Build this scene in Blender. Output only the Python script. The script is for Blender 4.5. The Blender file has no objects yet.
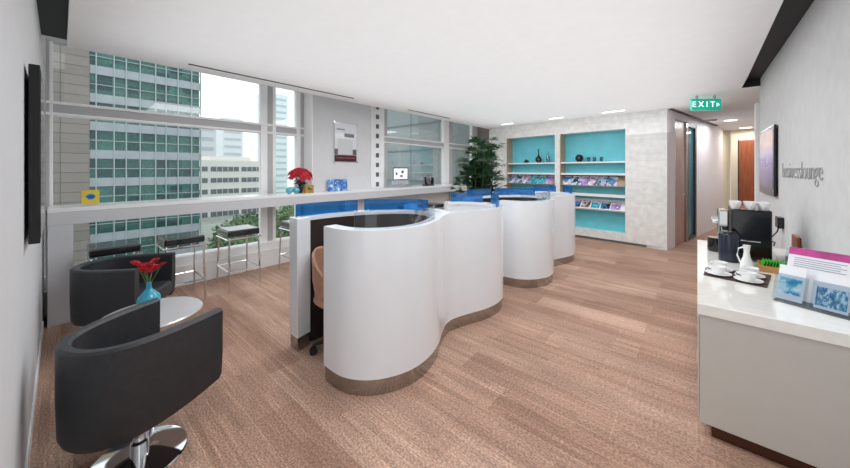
import bpy, bmesh, math, random
from mathutils import Vector, Matrix
random.seed(7)
SC = bpy.context.scene
COL = SC.collection
PI = math.pi
# ---------------------------------------------------------------- camera
YAW = math.atan(272 / 315)
cam_d = bpy.data.cameras.new('camera')
cam = bpy.data.objects.new('camera', cam_d); COL.objects.link(cam)
cam_d.sensor_fit = 'HORIZONTAL'; cam_d.sensor_width = 36; cam_d.lens = 36 * 315 / 850
cam.location = (0, 0, 1.5); cam.rotation_euler = (PI / 2, 0, YAW)
cam_d.shift_y = -(234 - 170) / 850
cam_d.clip_start = 0.02; cam_d.clip_end = 600
SC.camera = cam
# ---------------------------------------------------------------- world and exposure
W = bpy.data.worlds.new('daylight'); SC.world = W; W.use_nodes = True
wn = W.node_tree.nodes; wl = W.node_tree.links
bg = wn['Background']
tc = wn.new('ShaderNodeTexCoord'); nz = wn.new('ShaderNodeTexNoise'); nz.inputs['Scale'].default_value = 2.2; nz.inputs['Detail'].default_value = 5
rp = wn.new('ShaderNodeValToRGB')
rp.color_ramp.elements[0].color = (0.86, 0.92, 1.0, 1); rp.color_ramp.elements[0].position = .35
rp.color_ramp.elements[1].color = (1, 1, 1, 1); rp.color_ramp.elements[1].position = .6
wl.new(tc.outputs['Generated'], nz.inputs['Vector']); wl.new(nz.outputs['Fac'], rp.inputs['Fac']); wl.new(rp.outputs['Color'], bg.inputs['Color'])
bg.inputs['Strength'].default_value = 1.35
SC.view_settings.view_transform = 'Standard'; SC.view_settings.look = 'None'
SC.view_settings.gamma = 1; SC.view_settings.use_curve_mapping = False
SC.view_settings.exposure = 0.18
def area(name, loc, sx, sy, power, rot=(0, 0, 0), col=(.96, .98, 1)):
    d = bpy.data.lights.new(name, 'AREA'); d.shape = 'RECTANGLE'; d.size = sx; d.size_y = sy; d.energy = power; d.color = col
    o = bpy.data.objects.new(name, d); COL.objects.link(o); o.location = loc; o.rotation_euler = rot
    return o
# added fill lamps below the lounge ceiling, in two rows, without any fittings
for i, (x, y) in enumerate(((-3.0, 1.6), (-0.9, 1.6), (-3.0, 3.8), (-0.9, 3.8), (-3.0, 6.0), (-0.9, 6.0))):
    area('added_ceiling_fill', (x, y, 2.62), 1.1, 1.1, 19)
area('added_uplight', (-1.95, 3.9, 2.2), 4.3, 7.2, 50, rot=(PI, 0, 0), col=(.93, .97, 1))  # unseen upward lamp, added to stand in for indirect light on the ceiling
area('corridor_light', (0.6, 9.6, 2.6), .5, 1.4, 16, col=(.96, .98, 1))
area('corridor_light', (1.1, 12.0, 2.6), .5, .8, 14, col=(1, .92, .82))

area('added_meeting_room_fill', (-.9, 9.6, 2.55), .8, .8, 30)  # added lamp, out of view, to brighten the room behind the glazed panel

# ---------------------------------------------------------------- materials
def s2l(c):
    return tuple((v / 255 / 12.92 if v / 255 <= .04045 else ((v / 255 + .055) / 1.055) ** 2.4) for v in c)
MATS = {}
def mat(name, rgb, rough=.5, metal=0, var=.04, scale=8, bump=0, bscale=None, spec=.5, emit=0, stretch=(1, 1, 1), coat=0):
    if name in MATS: return MATS[name]
    m = bpy.data.materials.new(name); m.use_nodes = True
    n = m.node_tree.nodes; l = m.node_tree.links; b = n['Principled BSDF']
    c = s2l(rgb)
    t = n.new('ShaderNodeTexCoord'); mp = n.new('ShaderNodeMapping'); mp.inputs['Scale'].default_value = stretch
    no = n.new('ShaderNodeTexNoise'); no.inputs['Scale'].default_value = scale; no.inputs['Detail'].default_value = 4
    r = n.new('ShaderNodeValToRGB')
    r.color_ramp.elements[0].color = tuple(v * (1 - var) for v in c) + (1,); r.color_ramp.elements[0].position = .35
    r.color_ramp.elements[1].color = tuple(min(1, v * (1 + var)) for v in c) + (1,); r.color_ramp.elements[1].position = .65
    l.new(t.outputs['Object'], mp.inputs['Vector']); l.new(mp.outputs['Vector'], no.inputs['Vector']); l.new(no.outputs['Fac'], r.inputs['Fac'])
    l.new(r.outputs['Color'], b.inputs['Base Color'])
    b.inputs['Roughness'].default_value = rough; b.inputs['Metallic'].default_value = metal
    b.inputs['Specular IOR Level'].default_value = spec; b.inputs['Coat Weight'].default_value = coat
    if emit:
        l.new(r.outputs['Color'], b.inputs['Emission Color']); b.inputs['Emission Strength'].default_value = emit
    if bump:
        n2 = n.new('ShaderNodeTexNoise'); n2.inputs['Scale'].default_value = bscale or 60; n2.inputs['Detail'].default_value = 3
        bp = n.new('ShaderNodeBump'); bp.inputs['Strength'].default_value = bump; bp.inputs['Distance'].default_value = .01
        l.new(mp.outputs['Vector'], n2.inputs['Vector']); l.new(n2.outputs['Fac'], bp.inputs['Height']); l.new(bp.outputs['Normal'], b.inputs['Normal'])
    MATS[name] = m; return m
def glassmat(name, tint, gloss=.08, diff=0, dcol=(1, 1, 1), rough=.02):
    m = bpy.data.materials.new(name); m.use_nodes = True
    n = m.node_tree.nodes; l = m.node_tree.links; n.remove(n['Principled BSDF'])
    out = n['Material Output']
    tr = n.new('ShaderNodeBsdfTransparent'); tr.inputs['Color'].default_value = tint + (1,)
    gl = n.new('ShaderNodeBsdfGlossy'); gl.inputs['Roughness'].default_value = rough
    lw = n.new('ShaderNodeLayerWeight'); lw.inputs['Blend'].default_value = .25
    mu = n.new('ShaderNodeMath'); mu.operation = 'MULTIPLY_ADD'; mu.inputs[1].default_value = .5; mu.inputs[2].default_value = gloss
    l.new(lw.outputs['Fresnel'], mu.inputs[0])
    mx = n.new('ShaderNodeMixShader'); l.new(mu.outputs[0], mx.inputs['Fac']); l.new(gl.outputs[0], mx.inputs[2])
    if diff:
        df = n.new('ShaderNodeBsdfDiffuse'); df.inputs['Color'].default_value = dcol + (1,)
        m2 = n.new('ShaderNodeMixShader'); m2.inputs['Fac'].default_value = diff
        l.new(tr.outputs[0], m2.inputs[1]); l.new(df.outputs[0], m2.inputs[2]); l.new(m2.outputs[0], mx.inputs[1])
    else: l.new(tr.outputs[0], mx.inputs[1])
    l.new(mx.outputs[0], out.inputs['Surface']); return m

def floor_mat():
    m = bpy.data.materials.new('carpet_planks'); m.use_nodes = True
    n = m.node_tree.nodes; l = m.node_tree.links; b = n['Principled BSDF']
    t = n.new('ShaderNodeTexCoord')
    br = n.new('ShaderNodeTexBrick'); br.offset = .37; br.inputs['Scale'].default_value = 1
    br.inputs['Brick Width'].default_value = 1.0; br.inputs['Row Height'].default_value = .25; br.inputs['Mortar Size'].default_value = .0015
    br.inputs['Color1'].default_value = s2l((166, 132, 114)) + (1,); br.inputs['Color2'].default_value = s2l((196, 164, 146)) + (1,)
    br.inputs['Mortar'].default_value = s2l((205, 176, 152)) + (1,)
    l.new(t.outputs['Object'], br.inputs['Vector'])
    def stretch(sc, scale, det=4):
        mp = n.new('ShaderNodeMapping'); mp.inputs['Scale'].default_value = sc
        no = n.new('ShaderNodeTexNoise'); no.inputs['Scale'].default_value = scale; no.inputs['Detail'].default_value = det
        l.new(t.outputs['Object'], mp.inputs['Vector']); l.new(mp.outputs['Vector'], no.inputs['Vector']); return no
    def mulmix(prev, no, lo, hi, p0=.35, p1=.65):
        r = n.new('ShaderNodeValToRGB'); r.color_ramp.elements[0].position = p0; r.color_ramp.elements[1].position = p1
        r.color_ramp.elements[0].color = lo; r.color_ramp.elements[1].color = hi
        mx = n.new('ShaderNodeMix'); mx.data_type = 'RGBA'; mx.blend_type = 'MULTIPLY'; mx.inputs['Factor'].default_value = 1
        l.new(no.outputs['Fac'], r.inputs['Fac']); l.new(prev, mx.inputs[6]); l.new(r.outputs['Color'], mx.inputs[7]); return mx.outputs[2]
    b2 = n.new('ShaderNodeTexBrick'); b2.offset = .61; b2.inputs['Scale'].default_value = 1
    b2.inputs['Brick Width'].default_value = .55; b2.inputs['Row Height'].default_value = .25 / 6; b2.inputs['Mortar Size'].default_value = 0
    b2.inputs['Color1'].default_value = (.86, .85, .84, 1); b2.inputs['Color2'].default_value = (1.1, 1.1, 1.1, 1); b2.inputs['Mortar'].default_value = (1, 1, 1, 1)
    l.new(t.outputs['Object'], b2.inputs['Vector'])
    m0 = n.new('ShaderNodeMix'); m0.data_type = 'RGBA'; m0.blend_type = 'MULTIPLY'; m0.inputs['Factor'].default_value = 1
    l.new(br.outputs['Color'], m0.inputs[6]); l.new(b2.outputs['Color'], m0.inputs[7])
    c = mulmix(m0.outputs[2], stretch((.6, 1.2, 1), 1.6, 2), (.84, .82, .80, 1), (1.08, 1.08, 1.08, 1))
    c = mulmix(c, stretch((1, 26, 1), 3), (.86, .84, .82, 1), (1.08, 1.08, 1.08, 1))
    c = mulmix(c, stretch((.5, 22, 1), 2.2, 1), (1, 1, 1, 1), (1.28, 1.26, 1.2, 1), .66, .70)
    c = mulmix(c, stretch((1, 1.6, 1), 70, 3), (.66, .64, .63, 1), (1.22, 1.22, 1.22, 1), .38, .62)
    l.new(c, b.inputs['Base Color']); b.inputs['Roughness'].default_value = .72; b.inputs['Specular IOR Level'].default_value = .3
    bp = n.new('ShaderNodeBump'); bp.inputs['Strength'].default_value = .25; bp.inputs['Distance'].default_value = .004
    l.new(stretch((1, 1, 1), 160, 2).outputs['Fac'], bp.inputs['Height']); l.new(bp.outputs['Normal'], b.inputs['Normal'])
    return m
def brickmat(name, c1, c2, cm, w, h, ms, rough=.5, metal=0, axes='XZ', off=.5, bump=.2, noise=.06, scale=1.0):
    m = bpy.data.materials.new(name); m.use_nodes = True
    n = m.node_tree.nodes; l = m.node_tree.links; b = n['Principled BSDF']
    t = n.new('ShaderNodeTexCoord'); sp = n.new('ShaderNodeSeparateXYZ'); cb = n.new('ShaderNodeCombineXYZ')
    l.new(t.outputs['Object'], sp.inputs[0]); l.new(sp.outputs[axes[0]], cb.inputs[0]); l.new(sp.outputs[axes[1]], cb.inputs[1])
    br = n.new('ShaderNodeTexBrick'); br.offset = off; br.inputs['Scale'].default_value = scale
    br.inputs['Brick Width'].default_value = w; br.inputs['Row Height'].default_value = h; br.inputs['Mortar Size'].default_value = ms
    br.inputs['Color1'].default_value = s2l(c1) + (1,); br.inputs['Color2'].default_value = s2l(c2) + (1,); br.inputs['Mortar'].default_value = s2l(cm) + (1,)
    l.new(cb.outputs[0], br.inputs['Vector'])
    no = n.new('ShaderNodeTexNoise'); no.inputs['Scale'].default_value = 9; no.inputs['Detail'].default_value = 6
    l.new(t.outputs['Object'], no.inputs['Vector'])
    r = n.new('ShaderNodeValToRGB'); r.color_ramp.elements[0].color = (1 - noise * 2,) * 3 + (1,); r.color_ramp.elements[1].color = (1 + noise,) * 3 + (1,)
    r.color_ramp.elements[0].position = .3; r.color_ramp.elements[1].position = .7
    l.new(no.outputs['Fac'], r.inputs['Fac'])
    mx = n.new('ShaderNodeMix'); mx.data_type = 'RGBA'; mx.blend_type = 'MULTIPLY'; mx.inputs['Factor'].default_value = 1
    l.new(br.outputs['Color'], mx.inputs[6]); l.new(r.outputs['Color'], mx.inputs[7]); l.new(mx.outputs[2], b.inputs['Base Color'])
    b.inputs['Roughness'].default_value = rough; b.inputs['Metallic'].default_value = metal
    if bump:
        bp = n.new('ShaderNodeBump'); bp.inputs['Strength'].default_value = bump; bp.inputs['Distance'].default_value = .01
        l.new(no.outputs['Fac'], bp.inputs['Height']); l.new(bp.outputs['Normal'], b.inputs['Normal'])
    return m
def patchmat(name, cols, scale, rough=.4, stretch=(1, 1, 1), emit=0):
    """printed matter: hard-edged blotches of several inks"""
    m = bpy.data.materials.new(name); m.use_nodes = True
    n = m.node_tree.nodes; l = m.node_tree.links; b = n['Principled BSDF']
    t = n.new('ShaderNodeTexCoord'); mp = n.new('ShaderNodeMapping'); mp.inputs['Scale'].default_value = stretch
    no = n.new('ShaderNodeTexNoise'); no.inputs['Scale'].default_value = scale; no.inputs['Detail'].default_value = 3
    oi = n.new('ShaderNodeObjectInfo'); ad = n.new('ShaderNodeVectorMath'); ad.operation = 'ADD'
    sc = n.new('ShaderNodeVectorMath'); sc.operation = 'SCALE'; sc.inputs['Scale'].default_value = 1.7
    l.new(oi.outputs['Location'], sc.inputs[0]); l.new(t.outputs['Object'], ad.inputs[0]); l.new(sc.outputs[0], ad.inputs[1])
    l.new(ad.outputs[0], mp.inputs['Vector']); l.new(mp.outputs['Vector'], no.inputs['Vector'])
    r = n.new('ShaderNodeValToRGB'); r.color_ramp.interpolation = 'CONSTANT'
    while len(r.color_ramp.elements) < len(cols): r.color_ramp.elements.new(.5)
    for i, c in enumerate(cols):
        r.color_ramp.elements[i].position = 0 if i == 0 else .36 + .28 * (i - 1) / max(1, len(cols) - 2)
        r.color_ramp.elements[i].color = s2l(c) + (1,)
    l.new(no.outputs['Fac'], r.inputs['Fac']); l.new(r.outputs['Color'], b.inputs['Base Color'])
    b.inputs['Roughness'].default_value = rough
    if emit: l.new(r.outputs['Color'], b.inputs['Emission Color']); b.inputs['Emission Strength'].default_value = emit
    return m

M_FLOOR = floor_mat()
M_CEIL = mat('ceiling_paint', (236, 236, 236), .9, var=.01)
M_WHITE = mat('white_paint', (238, 238, 238), .45, var=.012)
M_GREYWALL = mat('light_grey_wall_paint', (216, 217, 219), .8, var=.015)
M_LEFTWALL = mat('pale_grey_wall_paint', (205, 206, 208), .8, var=.015)
M_LAM = mat('white_gloss_laminate', (238, 243, 248), .16, var=.008, coat=.3)
M_CTR = mat('warm_white_laminate', (194, 191, 184), .3, var=.012)
M_CTOP = mat('polished_white_stone', (240, 238, 232), .08, var=.03, scale=20, coat=.5)
M_BAR = mat('bar_light_grey', (206, 207, 210), .3, var=.012)
M_STONE = brickmat('ivory_travertine', (236, 236, 233), (230, 230, 227), (216, 216, 212), 1.6, .42, .003, .55, noise=.07, axes='XZ')
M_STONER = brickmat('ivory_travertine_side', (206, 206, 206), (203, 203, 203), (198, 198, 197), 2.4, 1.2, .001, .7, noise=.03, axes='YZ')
M_TEAL = mat('teal_back_paint', (112, 206, 220), .6, var=.05, scale=4)
M_WOODR = mat('pale_oak', (176, 154, 130), .5, var=.12, scale=5, stretch=(6, 6, 1))
M_STEEL = mat('brushed_steel', (176, 176, 174), .13, 1, var=.05, scale=5)
M_CHROME = mat('chrome', (225, 228, 230), .06, 1, var=.01)
M_LEATHER = mat('black_leather', (46, 48, 52), .42, var=.1, scale=30, bump=.25, bscale=180)
M_DARK = mat('matt_black', (22, 22, 24), .6, var=.1)
M_BLACKG = mat('gloss_black', (14, 15, 18), .12, var=.1)
M_NAVY = mat('navy_plastic', (26, 34, 54), .2, var=.1)
M_LINING = mat('dark_brown_lining', (44, 34, 32), .55, var=.15, scale=6)
M_TAN = mat('tan_leather', (178, 134, 112), .4, var=.08, scale=20)
M_ALU = mat('window_aluminium', (188, 188, 190), .45, .0, var=.02)
M_FRAMEW = mat('white_window_frame', (252, 252, 252), .5, var=.01)
M_CERAM = mat('white_porcelain', (244, 244, 244), .12, var=.01)
M_DOORW = mat('reddish_wood', (152, 84, 52), .35, var=.2, scale=4, stretch=(8, 8, .7))
M_DOORL = mat('mauve_wood', (176, 140, 132), .3, var=.15, scale=4, stretch=(8, 8, .7))
M_CREAM = mat('cream_wall_paint', (228, 218, 198), .7, var=.02)
M_PINKW = mat('pale_pinkish_wall_paint', (234, 231, 233), .7, var=.02)
M_TEALV = mat('turquoise_glaze', (40, 160, 190), .1, var=.1, coat=.6)
M_RED = mat('red_petals', (196, 22, 46), .55, var=.3, scale=20)
M_LEAF = mat('dark_green_leaf', (28, 68, 36), .4, var=.4, scale=6)
M_STEM = mat('green_stem', (96, 130, 70), .5, var=.1)
M_PAPER = mat('white_paper', (238, 240, 244), .6, var=.01)
G_WIN = glassmat('window_glass', (.96, .985, .98), .02)
G_BLUE = glassmat('blue_glass', (.20, .52, .84), .05, .22, (.06, .34, .72))
G_CLEAR = glassmat('clear_acrylic', (.86, .9, .93), .03)
G_DOOR = glassmat('teal_door_glass', (.45, .75, .82), .04, .35, (.25, .58, .68))

# ---------------------------------------------------------------- mesh helpers
def B(): return bmesh.new()
def box(bm, lo, hi, mtx=None):
    r = bmesh.ops.create_cube(bm, size=1)['verts']
    for v in r:
        v.co = Vector([(lo[i] + hi[i]) / 2 + v.co[i] * (hi[i] - lo[i]) for i in range(3)])
        if mtx: v.co = mtx @ v.co
    return r
def cyl(bm, p0, p1, r0, r1=None, seg=16, caps=True):
    p0 = Vector(p0); p1 = Vector(p1); r1 = r0 if r1 is None else r1
    d = p1 - p0; q = d.to_track_quat('Z', 'Y')
    a = [bm.verts.new(p0 + q @ Vector((r0 * math.cos(2 * PI * i / seg), r0 * math.sin(2 * PI * i / seg), 0))) for i in range(seg)]
    b = [bm.verts.new(p1 + q @ Vector((r1 * math.cos(2 * PI * i / seg), r1 * math.sin(2 * PI * i / seg), 0))) for i in range(seg)]
    for i in range(seg): bm.faces.new((a[i], a[(i + 1) % seg], b[(i + 1) % seg], b[i]))
    if caps: bm.faces.new(a[::-1]); bm.faces.new(b)
def tube(bm, pts, r, seg=8):
    pts = [Vector(p) for p in pts]; rings = []
    for i, p in enumerate(pts):
        d = (pts[min(i + 1, len(pts) - 1)] - pts[max(i - 1, 0)]).normalized(); q = d.to_track_quat('Z', 'Y')
        rr = r[i] if isinstance(r, (list, tuple)) else r
        rings.append([bm.verts.new(p + q @ Vector((rr * math.cos(2 * PI * k / seg), rr * math.sin(2 * PI * k / seg), 0))) for k in range(seg)])
    for a, b in zip(rings, rings[1:]):
        for k in range(seg): bm.faces.new((a[k], a[(k + 1) % seg], b[(k + 1) % seg], b[k]))
    bm.faces.new(rings[0][::-1]); bm.faces.new(rings[-1])
def lathe(bm, prof, c=(0, 0, 0), seg=28):
    c = Vector(c); rings = []
    for r, z in prof:
        if r < 1e-5: rings.append([bm.verts.new(c + Vector((0, 0, z)))])
        else: rings.append([bm.verts.new(c + Vector((r * math.cos(2 * PI * k / seg), r * math.sin(2 * PI * k / seg), z))) for k in range(seg)])
    for a, b in zip(rings, rings[1:]):
        for k in range(seg):
            k2 = (k + 1) % seg
            if len(a) == 1 and len(b) == 1: continue
            if len(a) == 1: bm.faces.new((a[0], b[k2], b[k]))
            elif len(b) == 1: bm.faces.new((a[k], a[k2], b[0]))
            else: bm.faces.new((a[k], a[k2], b[k2], b[k]))
def poly(bm, pts, z0, z1):
    a = [bm.verts.new((p[0], p[1], z0)) for p in pts]; b = [bm.verts.new((p[0], p[1], z1)) for p in pts]
    n = len(pts); bm.faces.new(a[::-1]); bm.faces.new(b)
    for i in range(n): bm.faces.new((a[i], a[(i + 1) % n], b[(i + 1) % n], b[i]))
def obj(name, bm, m, parent=None, smooth=False, bev=0, loc=None, rot=None, sub=0):
    bmesh.ops.recalc_face_normals(bm, faces=bm.faces)
    me = bpy.data.meshes.new(name); bm.to_mesh(me); bm.free()
    me.materials.append(m)
    o = bpy.data.objects.new(name, me); COL.objects.link(o)
    if parent: o.parent = parent
    if loc: o.location = loc
    if rot: o.rotation_euler = rot
    if smooth:
        for p in me.polygons: p.use_smooth = True
        try:
            me.set_sharp_from_angle(angle=math.radians(35))
        except Exception: pass
    if bev:
        md = o.modifiers.new('bevel', 'BEVEL'); md.width = bev; md.segments = 2; md.limit_method = 'ANGLE'; md.angle_limit = math.radians(50)
    if sub:
        md = o.modifiers.new('sub', 'SUBSURF'); md.levels = sub; md.render_levels = sub
    return o
def tag(o, label, cat, group=None, kind=None):
    o['label'] = label; o['category'] = cat
    if group: o['group'] = group
    if kind: o['kind'] = kind
    return o
def thing(name, label, cat, loc=(0, 0, 0), rz=0, group=None):
    o = bpy.data.objects.new(name, None); COL.objects.link(o); o.location = loc; o.rotation_euler = (0, 0, rz); o.empty_display_size = .1
    return tag(o, label, cat, group)
def struct(name, bm, m, label, cat, parent=None, **k):
    o = obj(name, bm, m, parent, **k)
    if not parent: o['kind'] = 'structure'; o['label'] = label; o['category'] = cat
    return o
def sempty(name, label, cat, loc=(0, 0, 0), rz=0):
    o = thing(name, label, cat, loc, rz); o['kind'] = 'structure'; return o
def dup(root, loc, rz, label, group=None):
    r = root.copy(); COL.objects.link(r); r.location = loc; r.rotation_euler = (0, 0, rz); r['label'] = label
    if group: r['group'] = group
    def rec(a, b):
        for ch in list(a.children):
            c = ch.copy(); COL.objects.link(c); c.parent = b; rec(ch, c)
    rec(root, r); return r
def text(name, s, size, depth, m, parent=None, loc=(0, 0, 0), rot=(0, 0, 0), align='CENTER', sx=1, bold=0):
    cu = bpy.data.curves.new(name, 'FONT'); cu.body = s; cu.size = size; cu.extrude = depth; cu.align_x = align; cu.align_y = 'CENTER'; cu.offset = bold
    t = bpy.data.objects.new(name + '_src', cu); COL.objects.link(t)
    dg = bpy.context.evaluated_depsgraph_get(); me = bpy.data.meshes.new_from_object(t.evaluated_get(dg))
    bpy.data.objects.remove(t); me.materials.clear(); me.materials.append(m)
    o = bpy.data.objects.new(name, me); COL.objects.link(o); o.location = loc; o.rotation_euler = rot; o.scale = (sx, 1, 1)
    if parent: o.parent = parent
    return o
def spline(P, n=8):
    P = [Vector((p[0], p[1])) for p in P]; out = []
    for i in range(len(P) - 1):
        p0 = P[max(i - 1, 0)]; p1 = P[i]; p2 = P[i + 1]; p3 = P[min(i + 2, len(P) - 1)]
        for k in range(n):
            t = k / n
            out.append(.5 * ((2 * p1) + (-p0 + p2) * t + (2 * p0 - 5 * p1 + 4 * p2 - p3) * t * t + (-p0 + 3 * p1 - 3 * p2 + p3) * t ** 3))
    out.append(P[-1]); return out
def offset(P, d):
    out = []
    for i, p in enumerate(P):
        t = (P[min(i + 1, len(P) - 1)] - P[max(i - 1, 0)]).normalized()
        out.append(p + Vector((-t.y, t.x)) * d)
    return out
def ribbon(bm, P, d0, d1, z0, z1):
    """wall strip that follows curve P between two sideways offsets"""
    A = offset(P, d0); C_ = offset(P, d1)
    rows = [[bm.verts.new((q.x, q.y, z)) for q, z in ((a, z0), (c, z0), (c, z1), (a, z1))] for a, c in zip(A, C_)]
    for r, s in zip(rows, rows[1:]):
        for k in range(4): bm.faces.new((r[k], r[(k + 1) % 4], s[(k + 1) % 4], s[k]))
    bm.faces.new(rows[0]); bm.faces.new(rows[-1][::-1])

# ================================================================= THE SETTING
H = 2.64
b = B(); box(b, (-5.3, -1.2, -.1), (3.2, 14.0, 0))
struct('floor', b, M_FLOOR, 'tan wood-look carpet plank floor', 'floor')
b = B()
poly(b, [(-4.4, .04), (.40, .04), (.47, 5.5), (.47, 8.5), (-4.4, 8.5)], H, H + .1); box(b, (.47, 6.2, H), (3.2, 13.4, H + .1)); box(b, (-2.4, 8.5, H), (.47, 13.4, H + .1)); 
struct('ceiling', b, M_CEIL, 'plain white flat ceiling', 'ceiling')
# pocket above windows and its back
b = B(); box(b, (-5.32, -.11, 3.0), (-4.3, 8.5, 3.1)); box(b, (-4.4, .04, H + .1), (-4.3, 8.5, 3.0))
struct('trim_1', b, M_WHITE, 'white blind pocket above the windows', 'ceiling pocket')
b = B(); box(b, (-4.4, -.11, 2.70), (-1.0, .0399, 2.76))
struct('trim_2', b, M_DARK, 'dark ceiling slot along the left wall', 'ceiling slot')
b = B(); poly(b, [(.405, .045), (.6499, .045), (.6499, 6.199), (.4701, 6.199), (.4701, 5.5)], 2.741, 2.80); box(b, (.4701, 6.19, H), (.6499, 6.1999, 2.74))
struct('trim_3', b, M_DARK, 'black recessed ceiling slot along the right wall', 'ceiling slot')
# linear air slots
for k, (y0, y1) in enumerate(((.9, 3.05), (4.3, 5.6))):
    b = B(); box(b, (-4.15, y0, H - .004), (-4.115, y1, H + .002))
    tag(obj('air_slot', b, M_DARK), ('dark narrow air slot in the ceiling above the left windows' if k == 0 else 'short dark air slot in the ceiling above the computer'), 'air vent')
# left wall
b = B(); box(b, (-5.3, -.23, 0), (-1.0, -.11, 2.92))
struct('wall_left', b, M_LEFTWALL, 'pale grey side wall at the left edge', 'wall')
b = B(); box(b, (-4.6, -.11, 0), (-1.0, -.102, .09))
struct('baseboard_left', b, M_WHITE, 'white baseboard along the left wall', 'baseboard')
# pier between windows
b = B(); box(b, (-5.25, 2.77, 0), (-4.87, 4.0, 3.0))
struct('wall_window_pier', b, M_GREYWALL, 'light grey wall pier between the two windows', 'wall')
# low wall under windows
b = B(); box(b, (-5.3, -.11, 0), (-5.05, 2.77, .25)); box(b, (-5.3, -.11, .25), (-5.1, 2.77, .36))
struct('wall_window_low', b, M_WHITE, 'low white wall below the left window', 'wall')
b = B(); box(b, (-5.3, 4.0, 0), (-5.02, 8.3, 1.0))
struct('wall_window_low_far', b, M_WHITE, 'low white wall below the far window', 'wall')
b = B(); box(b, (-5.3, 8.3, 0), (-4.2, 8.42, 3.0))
struct('wall_corner', b, mat('mid_grey_wall_paint', (150, 146, 142), .8), 'grey wall in the corner beside the shelf wall', 'wall')  # one even mid grey, darker than the other walls

def window(name, label, X, ys, zs, posts, zt, trans=(2.08, 2.23), whites=()):
    r = sempty(name, label, 'window')
    b = B()
    for y0, y1 in posts: box(b, (X - .05, y0, zs), (X + .05, y1, zt))
    box(b, (X - .05, ys[0], zt), (X + .05, ys[1], zt + .06))
    box(b, (X - .04, ys[0], trans[0] + .03), (X + .04, ys[1], trans[1] - .03))
    obj('frame', b, M_ALU, r, bev=.004)
    b = B()
    box(b, (X - .06, ys[0], trans[1] - .03), (X + .06, ys[1], trans[1])); box(b, (X - .06, ys[0], trans[0]), (X + .06, ys[1], trans[0] + .03))
    box(b, (X - .06, ys[0], zs - .03), (X + .06, ys[1], zs))
    for y0, y1 in whites: box(b, (X - .045, y0, zs), (X + .045, y1, zt))
    obj('sash_trim', b, M_FRAMEW, r, bev=.003)
    b = B(); box(b, (X - .006, ys[0], zs), (X + .006, ys[1], zt)); obj('glass_pane', b, G_WIN, r)
    return r
b = B(); box(b, (-5.15, 2.755, .36), (-4.872, 2.7695, 3.0)); struct('trim_7', b, M_FRAMEW, 'white reveal of the window pier', 'trim')
window('window_1', 'wide window with white transom facing the office tower', -5.2, (-.1, 2.77), .37, ((-.1, -.075), (2.15, 2.23), (2.70, 2.77)), 2.86, whites=((-.075, -.05), (2.05, 2.15), (2.23, 2.28), (2.63, 2.70)))
w2 = window('window_2', 'far window behind the desktop computer', -5.1, (4.0, 8.3), 1.04, ((4.50, 4.61), (6.85, 7.0)), 2.90, whites=((6.62, 6.85), (8.0, 8.3)))
b = B(); box(b, (-5.12, 4.14, 1.04), (-5.03, 4.50, 2.9)); obj('louvre_post', b, M_FRAMEW, w2)
b = B()
for k in range(9): box(b, (-5.031, 4.27, 1.16 + k * .2), (-5.024, 4.35, 1.25 + k * .2))
obj('square_hole', b, mat('grey_hole', (96, 100, 104), .6), w2)['kind'] = 'stuff'

# right wall
b = B(); box(b, (.65, -.2, 0), (.80, 6.28, 2.85))
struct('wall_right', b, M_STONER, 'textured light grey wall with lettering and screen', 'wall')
b = B(); box(b, (.615, 6.3, 0), (.80, 6.42, 2.43))
struct('trim_4', b, M_WHITE, 'white end trim of the right wall', 'trim')
# shelf wall : local frame, u runs from the right corner towards the windows
SA = math.atan2(.1153, -.9933)
SW = sempty('wall_shelves', 'ivory stone wall with two turquoise shelf niches', 'wall', (-.42, 7.37, 0), SA - PI)
# local: x = -s (s = distance from the right corner towards the windows), y = depth away from the room
def sx(s): return -s
NZ0, NZ1, ND = .19, 2.335, .27
b = B()
def sbox(b, s0, s1, y0, y1, z0, z1): box(b, (-s1, y0, z0), (-s0, y1, z1))
sbox(b, 0, .68, 0, .5, .05, H); sbox(b, 2.01, 2.13, 0, .5, NZ0, NZ1); sbox(b, 3.44, 4.0, 0, .5, .05, H)
sbox(b, .68, 3.44, 0, .5, NZ1, H); sbox(b, .68, 3.44, 0, .5, .05, NZ0)
obj('stone_panel', b, M_STONE, SW)
b = B(); sbox(b, .0, 4.0, .03, .5, 0, .05); obj('recessed_plinth', b, mat('grey_plinth', (120, 122, 124), .4), SW)
for s0, s1 in ((.68, 2.01), (2.13, 3.44)):
    b = B(); sbox(b, s0, s1, ND, ND + .02, NZ0, NZ1); obj('niche_back', b, M_TEAL, SW)
    b = B(); sbox(b, s1 - .012, s1 + .0, 0.004, ND, NZ0, NZ1); obj('niche_side', b, M_WOODR, SW)
    b = B()
    for z in (1.67, 1.42): sbox(b, s0, s1 - .012, .02, ND, z - (.03 if z < 1.6 else .02), z + .012)
    sbox(b, s0, s1 - .012, .0, ND, .93, .985)
    obj('shelf', b, M_WHITE, SW, bev=.002)
    # tilted display panel and tilted lower rack
    b = B(); mt = Matrix.Translation((0, .13, 1.26)) @ Matrix.Rotation(math.radians(-38), 4, 'X')
    box(b, (-s1 + .012, -.006, -.15), (-s0 - .03, .006, .15), mt); box(b, (-s1 + .012, -.03, -.15), (-s0 - .03, .0, -.14), mt)
    obj('display_ledge', b, M_WOODR, SW)
    b = B(); mt = Matrix.Translation((0, .14, .745)) @ Matrix.Rotation(math.radians(-40), 4, 'X')
    box(b, (-s1 + .012, -.006, -.15), (-s0 - .012, .006, .15), mt); box(b, (-s1 + .012, -.05, -.15), (-s0 - .012, .006, -.13), mt)
    obj('lower_rack', b, M_WHITE, SW)
def S(s, y, z):
    return SW.matrix_basis @ Vector((-s, y, z)) if False else Vector((-.42 + math.cos(SA - PI) * (-s) - math.sin(SA - PI) * y, 7.37 + math.sin(SA - PI) * (-s) + math.cos(SA - PI) * y, z))
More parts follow.
